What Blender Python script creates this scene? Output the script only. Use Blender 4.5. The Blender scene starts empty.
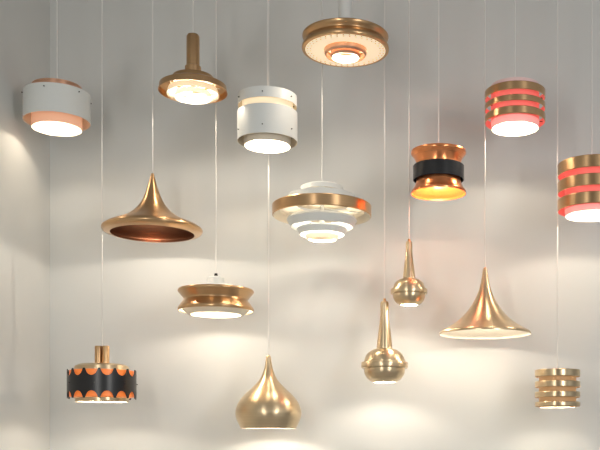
import bpy, math, random
from mathutils import Vector
random.seed(4)
F=950.0; PX=400.0; HY=440.0; EYE=1.5
CEIL=3.95; D0=4.4; WALL=D0+0.42
sc=bpy.context.scene
try:
    sc.view_settings.view_transform='Standard'
    sc.view_settings.look='None'
except Exception: pass

# ---------------------------------------------------------------- materials
def base(name):
    m=bpy.data.materials.new(name); m.use_nodes=True
    return m, m.node_tree.nodes, m.node_tree.links, m.node_tree.nodes['Principled BSDF']
def brushed(name,col,rough=0.3,aniso=0.65,var=0.04):
    m,n,l,b=base(name)
    b.inputs['Metallic'].default_value=1
    b.inputs['Anisotropic'].default_value=aniso
    b.inputs['Anisotropic Rotation'].default_value=0.25
    t=n.new('ShaderNodeTangent'); t.direction_type='RADIAL'; t.axis='Z'
    l.new(t.outputs[0],b.inputs['Tangent'])
    tc=n.new('ShaderNodeTexCoord'); mp=n.new('ShaderNodeMapping')
    mp.inputs['Scale'].default_value=(3,3,500)
    nz=n.new('ShaderNodeTexNoise'); nz.inputs['Scale'].default_value=1.0; nz.inputs['Detail'].default_value=3
    l.new(tc.outputs['Object'],mp.inputs[0]); l.new(mp.outputs[0],nz.inputs['Vector'])
    cr=n.new('ShaderNodeValToRGB')
    cr.color_ramp.elements[0].position=0.3; cr.color_ramp.elements[1].position=0.7
    cr.color_ramp.elements[0].color=tuple(c*(1-var) for c in col)+(1,)
    cr.color_ramp.elements[1].color=tuple(min(1,c*(1+var)) for c in col)+(1,)
    l.new(nz.outputs['Fac'],cr.inputs[0]); l.new(cr.outputs[0],b.inputs['Base Color'])
    mr=n.new('ShaderNodeMapRange'); mr.inputs['To Min'].default_value=rough*0.93; mr.inputs['To Max'].default_value=rough*1.07
    l.new(nz.outputs['Fac'],mr.inputs[0]); l.new(mr.outputs[0],b.inputs['Roughness'])
    return m
def paint(name,col,rough=0.5,emit=None,es=0,metal=0):
    m,n,l,b=base(name)
    nz=n.new('ShaderNodeTexNoise'); nz.inputs['Scale'].default_value=30
    mx=n.new('ShaderNodeValToRGB')
    mx.color_ramp.elements[0].color=tuple(c*0.96 for c in col)+(1,)
    mx.color_ramp.elements[1].color=tuple(col)+(1,)
    l.new(nz.outputs['Fac'],mx.inputs[0]); l.new(mx.outputs[0],b.inputs['Base Color'])
    b.inputs['Roughness'].default_value=rough; b.inputs['Metallic'].default_value=metal
    if emit:
        b.inputs['Emission Color'].default_value=tuple(emit)+(1,); b.inputs['Emission Strength'].default_value=es
    return m
BRASS=brushed('brushed_brass',(0.68,0.53,0.34),0.31)
BRASSD=brushed('aged_brass',(0.63,0.40,0.21),0.30)
COPPER=brushed('brushed_copper',(0.80,0.46,0.31),0.30)
COPPERO=brushed('orange_copper',(0.90,0.34,0.14),0.28)
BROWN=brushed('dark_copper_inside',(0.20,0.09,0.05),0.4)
ORANGE=paint('orange_glow',(0.95,0.25,0.05),0.35,(1,0.22,0.04),0.4)  # orange bulb glow on the copper, put in as colour and emission
WHITE=paint('white_enamel',(0.76,0.78,0.76),0.4)
WIN=paint('white_enamel_inside',(0.76,0.69,0.57),0.5)
GLOW=paint('opal_diffuser',(0.9,0.8,0.65),0.5,(1,0.76,0.46),0.55)
AMBER=paint('amber_glow_liner',(0.40,0.24,0.12),0.5,(1,0.55,0.22),0.2)  # liner with the amber glow between bands put into its colour and emission
PEACH=paint('peach_diffuser',(0.85,0.5,0.36),0.5,(1,0.5,0.28),0.3)
PINK=paint('red_diffuser',(0.80,0.22,0.19),0.45,(1,0.20,0.16),0.3)
PINKW=paint('pale_pink_diffuser',(0.9,0.5,0.46),0.45,(1,0.42,0.38),0.35)
PINKT=paint('pink_white_top',(0.80,0.66,0.64),0.45)
BLACK=paint('black_lacquer',(0.012,0.012,0.014),0.3)
CORDM=paint('cord_fabric',(0.80,0.79,0.76),0.7)
SOCK=paint('ceramic_socket',(0.8,0.8,0.78),0.4)

def wallmat(name,c1,c2,scale=1.2):
    m,n,l,b=base(name)
    tc=n.new('ShaderNodeTexCoord')
    nz=n.new('ShaderNodeTexNoise'); nz.inputs['Scale'].default_value=scale; nz.inputs['Detail'].default_value=4
    l.new(tc.outputs['Object'],nz.inputs['Vector'])
    cr=n.new('ShaderNodeValToRGB'); cr.color_ramp.elements[0].color=c1+(1,); cr.color_ramp.elements[1].color=c2+(1,)
    l.new(nz.outputs['Fac'],cr.inputs[0]); l.new(cr.outputs[0],b.inputs['Base Color'])
    n2=n.new('ShaderNodeTexNoise'); n2.inputs['Scale'].default_value=180
    l.new(tc.outputs['Object'],n2.inputs['Vector'])
    bp=n.new('ShaderNodeBump'); bp.inputs['Strength'].default_value=0.06; bp.inputs['Distance'].default_value=0.002
    l.new(n2.outputs['Fac'],bp.inputs['Height']); l.new(bp.outputs[0],b.inputs['Normal'])
    b.inputs['Roughness'].default_value=0.75
    return m
WM=wallmat('wall_paint',(0.675,0.685,0.665),(0.705,0.715,0.695))
FM=wallmat('floor_concrete',(0.40,0.40,0.40),(0.5,0.5,0.5),4)
CM=wallmat('ceiling_paint',(0.46,0.46,0.46),(0.5,0.5,0.5))

# ---------------------------------------------------------------- room
def box(name,lo,hi,mat):
    me=bpy.data.meshes.new(name)
    c=[((lo[i]+hi[i])/2) for i in range(3)]
    v=[(x-c[0],y-c[1],z-c[2]) for x in (lo[0],hi[0]) for y in (lo[1],hi[1]) for z in (lo[2],hi[2])]
    f=[(0,1,3,2),(4,6,7,5),(0,4,5,1),(2,3,7,6),(0,2,6,4),(1,5,7,3)]
    me.from_pydata(v,[],f); me.materials.append(mat)
    o=bpy.data.objects.new(name,me); o.location=c; sc.collection.objects.link(o); return o
XL=(50-PX)*WALL/F
box('wall_back',(XL-0.12,WALL,0),(3.2,WALL+0.12,CEIL),WM)
box('wall_left',(XL-0.12,-1.5,0),(XL,WALL,CEIL),WM)
box('floor',(XL-0.12,-1.5,-0.1),(3.2,WALL+0.12,0),FM)
box('ceiling',(XL-0.12,-1.5,CEIL),(3.2,WALL+0.12,CEIL+0.1),CM)
box('baseboard_back',(XL,WALL-0.015,0),(3.2,WALL,0.1),WHITE)
box('baseboard_left',(XL,-1.5,0),(XL+0.015,WALL-0.015,0.1),WHITE)

# ---------------------------------------------------------------- lamp builder
def catmull(p,k=6):
    out=[]
    for i in range(len(p)-1):
        p0=p[max(i-1,0)];p1=p[i];p2=p[i+1];p3=p[min(i+2,len(p)-1)]
        for j in range(k):
            t=j/k
            out.append(tuple(0.5*((2*p1[a])+(-p0[a]+p2[a])*t+(2*p0[a]-5*p1[a]+4*p2[a]-p3[a])*t*t+(-p0[a]+3*p1[a]-3*p2[a]+p3[a])*t**3) for a in (0,1)))
    out.append(p[-1]); return out

class Lamp:
    def __init__(s,cx,d,yc):
        d=D0+(d-6.0)
        s.cx=cx; s.d=d; s.s=d/F; s.X=(cx-PX)*s.s; s.yc=yc
        s.zc=EYE+(HY-yc)*s.s
        s.e=bpy.data.objects.new('pendant_lamp',None); s.e.empty_display_size=0.05
        s.e.location=(s.X,d,s.zc); sc.collection.objects.link(s.e)
    def z(s,y): return (s.yc-y)*s.s
    def add(s,name,v,f,mats,mi=None,smooth=True,ang=35):
        me=bpy.data.meshes.new(name); me.from_pydata(v,[],f)
        for m in mats: me.materials.append(m)
        if mi: me.polygons.foreach_set('material_index',mi)
        me.update()
        if smooth:
            me.shade_smooth()
            me.set_sharp_from_angle(angle=math.radians(ang))
        o=bpy.data.objects.new(name,me); sc.collection.objects.link(o); o.parent=s.e; return o
    def lathe(s,name,prof,mo,mi=None,t=0.45,smooth=False,N=96):
        mi=mi or mo
        if smooth: prof=catmull(prof)
        P=[(r*s.s,s.z(y)) for r,y in prof]; T=t*s.s
        n=len(P); inn=[]
        for i in range(n):
            acc=Vector((0,0))
            for a,b in ((i-1,i),(i,i+1)):
                if a>=0 and b<n:
                    d=Vector((P[b][0]-P[a][0],P[b][1]-P[a][1]))
                    if d.length>1e-9:
                        d.normalize(); acc+=Vector((-d.y,d.x))
            if acc.length<1e-6: acc=Vector((1,0))
            acc.normalize()
            inn.append((max(P[i][0]-acc.x*T,0.0001),P[i][1]-acc.y*T))
        ring=P+inn[::-1]; M=len(ring)
        v=[];f=[];m=[]
        for k in range(N):
            a=2*math.pi*k/N; c=math.cos(a); sn=math.sin(a)
            for r,z in ring: v.append((r*c,r*sn,z))
        for k in range(N):
            k2=(k+1)%N
            for i in range(M):
                j=(i+1)%M
                f.append((k*M+i,k*M+j,k2*M+j,k2*M+i))
                m.append(0 if i<n-1 else 1)
        return s.add(name,v,f,[mo,mi],m)
    def solid(s,name,prof,mat,smooth=False,N=64):
        if smooth: prof=catmull(prof)
        P=[(0.0001,prof[0][1])]+list(prof)+[(0.0001,prof[-1][1])]
        P=[(r*s.s,s.z(y)) for r,y in P]; M=len(P); v=[];f=[]
        for k in range(N):
            a=2*math.pi*k/N
            for r,z in P: v.append((r*math.cos(a),r*math.sin(a),z))
        for k in range(N):
            k2=(k+1)%N
            for i in range(M-1): f.append((k*M+i,k*M+i+1,k2*M+i+1,k2*M+i))
        return s.add(name,v,f,[mat])
    def cord(s,y):
        zt=CEIL-s.zc; zb=s.z(y)
        R=0.62*s.s;N=12;v=[];f=[]
        for k in range(N):
            a=2*math.pi*k/N
            v+= [(R*math.cos(a),R*math.sin(a),zb),(R*math.cos(a),R*math.sin(a),zt)]
        for k in range(N):
            k2=(k+1)%N; f.append((2*k,2*k2,2*k2+1,2*k+1))
        s.add('cord',v,f,[CORDM])
        v=[];f=[];pr=[(0.0001,zt),(0.05,zt),(0.05,zt-0.012),(0.035,zt-0.03),(0.006,zt-0.036),(0.0001,zt-0.036)];M=len(pr);N=32
        for k in range(N):
            a=2*math.pi*k/N
            for r,z in pr: v.append((r*math.cos(a),r*math.sin(a),z))
        for k in range(N):
            k2=(k+1)%N
            for i in range(M-1): f.append((k*M+i,k*M+i+1,k2*M+i+1,k2*M+i))
        s.add('ceiling_rose',v,f,[WHITE])
    def studs(s,ys,r0,r1,n=4,a0=0.4,mat=None,head=0.6,rod=0.4):
        mat=mat or BLACK; v=[];f=[];N=8
        for y in ys:
            for q in range(n):
                a=a0+2*math.pi*q/n; d=Vector((math.cos(a),math.sin(a),0)); u=Vector((-math.sin(a),math.cos(a),0)); w=Vector((0,0,1))
                c=Vector((0,0,s.z(y)))
                st=[(r0,rod),(r1,rod),(r1,head),(r1+0.8,head),(r1+1.1,head*0.5),(r1+1.1,0.01)]
                b=len(v)
                for r,h in st:
                    for k in range(N):
                        p=2*math.pi*k/N
                        v.append(tuple(c+d*(r*s.s)+(u*math.cos(p)+w*math.sin(p))*h*s.s))
                for i in range(len(st)-1):
                    for k in range(N):
                        k2=(k+1)%N; f.append((b+i*N+k,b+i*N+k2,b+(i+1)*N+k2,b+(i+1)*N+k))
        s.add('fixing_studs',v,f,[mat])
    def light(s,y,P,rad=2.8,col=(1,0.88,0.73),ysock=None):
        L=bpy.data.lights.new('bulb_light','POINT'); L.energy=P; L.color=col; L.shadow_soft_size=rad*s.s
        o=bpy.data.objects.new('bulb_light',L); o.location=(0,0,s.z(y)); sc.collection.objects.link(o); o.parent=s.e
        ys=ysock if ysock is not None else y-rad-7
        s.solid('bulb_socket',[(2.6,ys),(3,y-rad-0.6)],SOCK)

P0=4.3
# A: white banded with copper core
L=Lamp(57,5.98,107); L.cord(84)
L.lathe('copper_core',[(1,87),(24,87),(24,97)],COPPER,WIN)
L.lathe('core_shade',[(24,97),(24,120),(24,129)],PEACH,WIN)
L.lathe('white_band',[(32,94),(32,122)],WHITE,WIN)
L.studs([98],24,32.4,6,0.5); L.light(118,P0*0.42,ysock=100)
# B: tall neck tiered brass
L=Lamp(193,5.92,80); L.cord(36)
L.solid('neck_tube',[(5.5,35),(6.5,37),(6.5,66),(8,67),(8,74)],BRASSD)
L.lathe('upper_tier',[(5,74),(13,75),(20,77),(22,80),(22,84)],BRASSD,WIN)
L.lathe('main_tier',[(19,82),(27,83),(33,86),(34,92)],BRASSD,BRASSD)
L.lathe('middle_tier',[(17,87),(24,89),(26,95)],GLOW,WIN)
L.lathe('lower_tier',[(12,92),(17,93),(18,98)],GLOW,WIN)
L.studs([84],6,28,3,0.5,mat=WHITE,head=0.1); L.studs([91],2,23,3,0.5,mat=WHITE,head=0.1); L.light(92,P0*0.8,ysock=82)
# C: large concave ring with perforated underside
L=Lamp(345.5,5.78,35); L.cord(0)
L.solid('white_cap',[(6.5,-2),(7,0),(7,37)],WHITE)
L.lathe('top_disc',[(1,37),(36,37),(40,37.5)],BRASSD,WIN)
L.lathe('brass_ring',[(41,36),(43,36.8),(42.3,39),(40,41.5),(40,43),(42.5,46),(43.5,48),(43,50.5),(40,51)],BRASSD,BRASSD,smooth=True)
L.lathe('white_underside',[(40,50.2),(22,50.2)],GLOW,GLOW,t=-0.5)
L.lathe('copper_inner_ring',[(21,49.5),(21,54),(19.5,56)],COPPER,COPPER)
L.lathe('inner_baffle',[(14.5,50),(15,56),(13.5,58)],COPPER,WIN)
v=[];f=[]
for rr,nn in ((38.0,40),(35.0,36)):
    for q in range(nn):
        a=2*math.pi*q/nn; b=len(v)
        for k in range(8):
            p=2*math.pi*k/8
            v.append(((rr*math.cos(a)+0.8*math.cos(p))*L.s,(rr*math.sin(a)+0.8*math.sin(p))*L.s,L.z(50.95)))
        f.append(tuple(range(b,b+8)))
L.add('perforations',v,f,[BROWN],smooth=False)
L.studs([51.5],1,21,3,0.6,mat=WHITE,head=0.1); L.light(54,P0,ysock=40)
# D: white cylinder
L=Lamp(267.5,5.95,120); L.cord(90)
L.lathe('inner_cylinder',[(1,97),(25,97),(25,112)],GLOW,WIN)
L.lathe('lower_cylinder',[(25,112),(23,140),(23,146.5)],WIN,WIN)
L.lathe('upper_band',[(29.3,96.5),(29.3,107)],WHITE,WIN)
L.lathe('main_band',[(29.8,113),(29.8,142)],WHITE,WIN)
L.studs([102],25,29.7,6,0.5); L.studs([134],25,30.2,6,0.5); L.light(136,P0,ysock=118)
# E: dark copper trumpet saucer
L=Lamp(152.5,6.02,210); L.cord(172)
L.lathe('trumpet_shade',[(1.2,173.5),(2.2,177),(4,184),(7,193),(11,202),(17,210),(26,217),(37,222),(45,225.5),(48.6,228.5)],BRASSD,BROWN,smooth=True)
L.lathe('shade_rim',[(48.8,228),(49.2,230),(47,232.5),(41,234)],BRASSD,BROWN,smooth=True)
L.light(227,P0,ysock=206)
# F: small concave ring
L=Lamp(216,6.1,297); L.cord(274)
L.solid('white_cap',[(7,277),(8.5,278.5),(8.5,290)],WHITE); L.solid('cord_grip',[(1.5,273.5),(2.2,277.5)],BLACK)
L.lathe('white_top',[(8,286),(22,286.5),(34,291)],WHITE,WIN)
L.lathe('brass_ring',[(37,290),(37.5,292),(35,295),(32,299),(32,301),(35,305),(37.5,309),(37,311.5)],BRASSD,WIN,smooth=True)
L.lathe('diffuser_ring',[(33,310),(27,315),(25,315)],WIN,WIN)
L.light(308,P0*0.8,ysock=291)
# G: tiered white with brass hoop
L=Lamp(322,6.02,210); L.cord(182)
L.solid('cord_cap',[(1.5,181),(3,183),(3,187)],WHITE)
L.lathe('tier_1',[(2,185.5),(18,186),(21,187.5),(21.5,192)],WHITE,WIN)
L.lathe('tier_2',[(14,194.5),(30,195),(33,196),(33.5,201.5)],WHITE,WIN)
L.lathe('tier_3',[(26,206),(40,206.5),(42,208),(43,211)],WHITE,WIN)
L.lathe('brass_hoop',[(48.6,205.5),(49.4,206.3),(49.4,216),(48.6,216.8)],BRASSD,WIN,t=0.7)
L.lathe('lower_tier_1',[(24,217.5),(34,218.5),(35,220.5),(31,227.5)],WHITE,WHITE)
L.lathe('lower_tier_2',[(16,227),(24,228),(25,229.5),(22,235)],WHITE,WHITE)
L.lathe('lower_tier_3',[(10,234.5),(16.5,235),(17,236),(14,240)],GLOW,WIN)
L.studs([208],3,48.5,3,0.5,mat=WHITE,head=0.1); L.studs([219],2,32,3,0.5,mat=WHITE,head=0.1); L.studs([228],2,22,3,0.5,mat=WHITE,head=0.1); L.studs([235.5],2,15,3,0.5,mat=WHITE,head=0.1)
L.solid('stem',[(2,186),(2,222)],WHITE)
L.light(231.5,P0,rad=2.4,ysock=221)
# H: copper hourglass with black belt
L=Lamp(438.5,6.0,172); L.cord(150)
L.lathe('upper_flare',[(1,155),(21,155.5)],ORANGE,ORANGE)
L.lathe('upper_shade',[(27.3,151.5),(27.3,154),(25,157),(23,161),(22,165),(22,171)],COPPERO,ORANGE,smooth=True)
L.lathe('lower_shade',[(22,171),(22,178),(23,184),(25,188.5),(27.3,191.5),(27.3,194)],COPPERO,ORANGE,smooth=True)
L.lathe('black_belt',[(25,166),(25.5,166.5),(25.5,180),(25,180.5)],BLACK,BLACK,t=0.7)
L.studs([173],19,24.8,6,0.3,head=0.1); L.light(182,P0*0.45,col=(1,0.78,0.58))
def banded(cx,d,yc,ytop,ybot,rin,rout,bands,core,low,P,n=6,bmat=BRASS,incore=None,top=None):
    L=Lamp(cx,d,yc); L.cord(ytop-1)
    L.lathe('diffuser_top',[(1,ytop),(rin,ytop),(rin,bands[0][0]+3)],top or low,WIN)
    L.lathe('diffuser_core',[(rin,bands[0][0]+3),(rin,bands[-1][1]-1)],core,WIN)
    L.lathe('diffuser_bottom',[(rin,bands[-1][1]-1),(rin-0.5,ybot)],low,WIN)
    for i,(a,b) in enumerate(bands):
        L.lathe('brass_band_%d'%(i+1),[(rout-0.5,a),(rout,a+0.6),(rout,b-0.6),(rout-0.5,b)],bmat,incore or core,t=0.5)
    L.studs([(a+b)/2 for a,b in bands],rin,rout-0.6,n,0.25,head=0.1)
    L.light(ybot-10,P); return L
banded(515,5.98,106,86,129,24,30,[(91.5,99.5),(104.5,110.5),(115.5,123)],PINK,PINKW,P0,bmat=BRASSD,top=PINKT)
banded(592,6.0,190,162,216,27,34,[(164,176),(182,193.5),(199.5,211)],PINK,PINKW,P0,bmat=BRASSD)
banded(557.5,6.12,389,371,407.5,18.5,22.5,[(370,377),(381.5,387.5),(392,397.5),(402,406.5)],AMBER,AMBER,P0*0.5,4,incore=AMBER)
def finial(cx,d,y0,k,P):
    L=Lamp(cx,d,y0+35*k); L.cord(y0-2)
    Y=lambda a:y0+a*k
    L.solid('cord_grip',[(1.2,Y(-2)),(1.8,Y(1))],BRASSD)
    L.lathe('neck',[(1.4*k,Y(0)),(2.9*k,Y(0.8)),(3.3*k,Y(3)),(3.3*k,Y(9)),(3.8*k,Y(16)),(5.2*k,Y(27)),(6.2*k,Y(36)),(6.2*k,Y(38))],BRASS,BRASS,smooth=True)
    L.lathe('dome',[(6.2*k,Y(37.5)),(10*k,Y(38.8)),(14*k,Y(42)),(16*k,Y(46.5)),(16.2*k,Y(48.5))],BRASS,WIN,smooth=True)
    L.lathe('belt',[(16*k,Y(48)),(18.2*k,Y(48.3)),(18.4*k,Y(49)),(18.4*k,Y(52)),(18.2*k,Y(52.8)),(16*k,Y(53))],BRASS,BRASS,t=0.4)
    L.lathe('lower_bowl',[(16.2*k,Y(53)),(15.8*k,Y(57)),(13.5*k,Y(61)),(10*k,Y(63.5)),(8.5*k,Y(64))],BRASS,WIN,smooth=True)
    L.light(Y(60),P,rad=2,ysock=Y(42))
finial(409,6.12,241,1.0,4.5)
finial(384.5,6.14,301,1.27,4)
# L trumpet
L=Lamp(485,6.08,305); L.cord(267)
L.lathe('trumpet_shade',[(1.2,267.5),(2.2,270),(3.2,277),(5,286),(8.5,296),(14,306),(21,315),(30,323),(39,328.5),(45,332),(45.6,334.5)],BRASS,WIN,smooth=True)
L.light(324,P0*0.6,ysock=309)
# M onion bell
L=Lamp(268.5,6.14,395); L.cord(355)
L.lathe('bell_shade',[(1.2,355),(2.4,357),(3.2,363),(5,371),(9,379.5),(16,387.5),(24,395),(30,403),(32.6,411),(32.3,417),(30,423),(27.5,428.5)],BRASS,WIN,smooth=True)
L.light(418,P0*0.9,ysock=398)
# N black scalloped
L=Lamp(102,6.0,380)
L.cord(346)
for dx in (-3.6,3.8):
    o=L.solid('top_tube',[(3.3,346),(3.6,347),(3.6,367)],BRASSD,N=32); o.location.x=dx*L.s
L.lathe('brass_top',[(1,364.5),(22,364.5),(26,366.5),(27,373)],BRASS,WIN,smooth=False)
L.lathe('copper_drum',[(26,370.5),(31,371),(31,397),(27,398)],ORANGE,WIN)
L.lathe('bottom_collar',[(26,396),(26,401),(25,402)],BRASS,WIN)
NS=14; N=NS*16; v=[];f=[]
def scal(u):
    x=(u%1.0)*2-1
    w=0.8
    return 0 if abs(x)>w else math.sqrt(1-(x/w)**2)
for k in range(N):
    a=2*math.pi*k/N; u=k/16.0
    yt=370+7*scal(u); yb=399-7*scal(u)
    for r,y in ((33.4,yt),(33.4,yb),(32.6,yb),(32.6,yt)): v.append((r*L.s*math.cos(a),r*L.s*math.sin(a),L.z(y)))
for k in range(N):
    k2=(k+1)%N
    for i in range(4):
        j=(i+1)%4; f.append((k*4+i,k*4+j,k2*4+j,k2*4+i))
L.add('scalloped_black_band',v,f,[BLACK])
L.studs([384],31,33.4,7,0.3); L.light(391,P0*0.8)

# ---------------------------------------------------------------- lights
w=bpy.data.worlds.new('World'); sc.world=w; w.use_nodes=True
n=w.node_tree.nodes; l=w.node_tree.links
tc=n.new('ShaderNodeTexCoord'); nz=n.new('ShaderNodeTexNoise'); nz.inputs['Scale'].default_value=2.2; nz.inputs['Detail'].default_value=1  # invented bright and dark patches, shaped for the metals to reflect
cr=n.new('ShaderNodeValToRGB'); cr.color_ramp.elements[0].position=0.43; cr.color_ramp.elements[1].position=0.57
cr.color_ramp.elements[0].color=(0.09,0.09,0.09,1); cr.color_ramp.elements[1].color=(0.98,1.0,0.98,1)
l.new(tc.outputs['Generated'],nz.inputs['Vector']); l.new(nz.outputs['Fac'],cr.inputs[0]); l.new(cr.outputs[0],n['Background'].inputs[0])
n['Background'].inputs[1].default_value=0.68
def area(name,loc,tgt,sx,sy,P,col):
    A=bpy.data.lights.new(name,'AREA'); A.shape='RECTANGLE'; A.size=sx; A.size_y=sy; A.energy=P; A.color=col
    o=bpy.data.objects.new(name,A); o.location=loc; sc.collection.objects.link(o)
    o.rotation_euler=(Vector(tgt)-Vector(loc)).to_track_quat('-Z','Z').to_euler()
area('added_strip_light',(2.2,0.6,2.4),(0.1,4.4,2.2),0.3,1.8,36,(1,0.98,0.95))  # added unseen strip light: soft fill and upright streaks in the brass
area('added_strip_light',(-1.2,0.3,2.2),(0.0,4.4,2.2),0.25,1.8,26,(1,0.97,0.92))  # second added strip, on the left, for the same fill and streaks

cam=bpy.data.cameras.new('camera'); co=bpy.data.objects.new('camera',cam); sc.collection.objects.link(co)
co.location=(0,0,EYE); co.rotation_euler=(math.pi/2,0,0)
cam.sensor_fit='HORIZONTAL'; cam.sensor_width=36; cam.lens=36*F/600
cam.shift_x=(300-PX)/600; cam.shift_y=(HY-225)/600
cam.clip_end=100
sc.camera=co
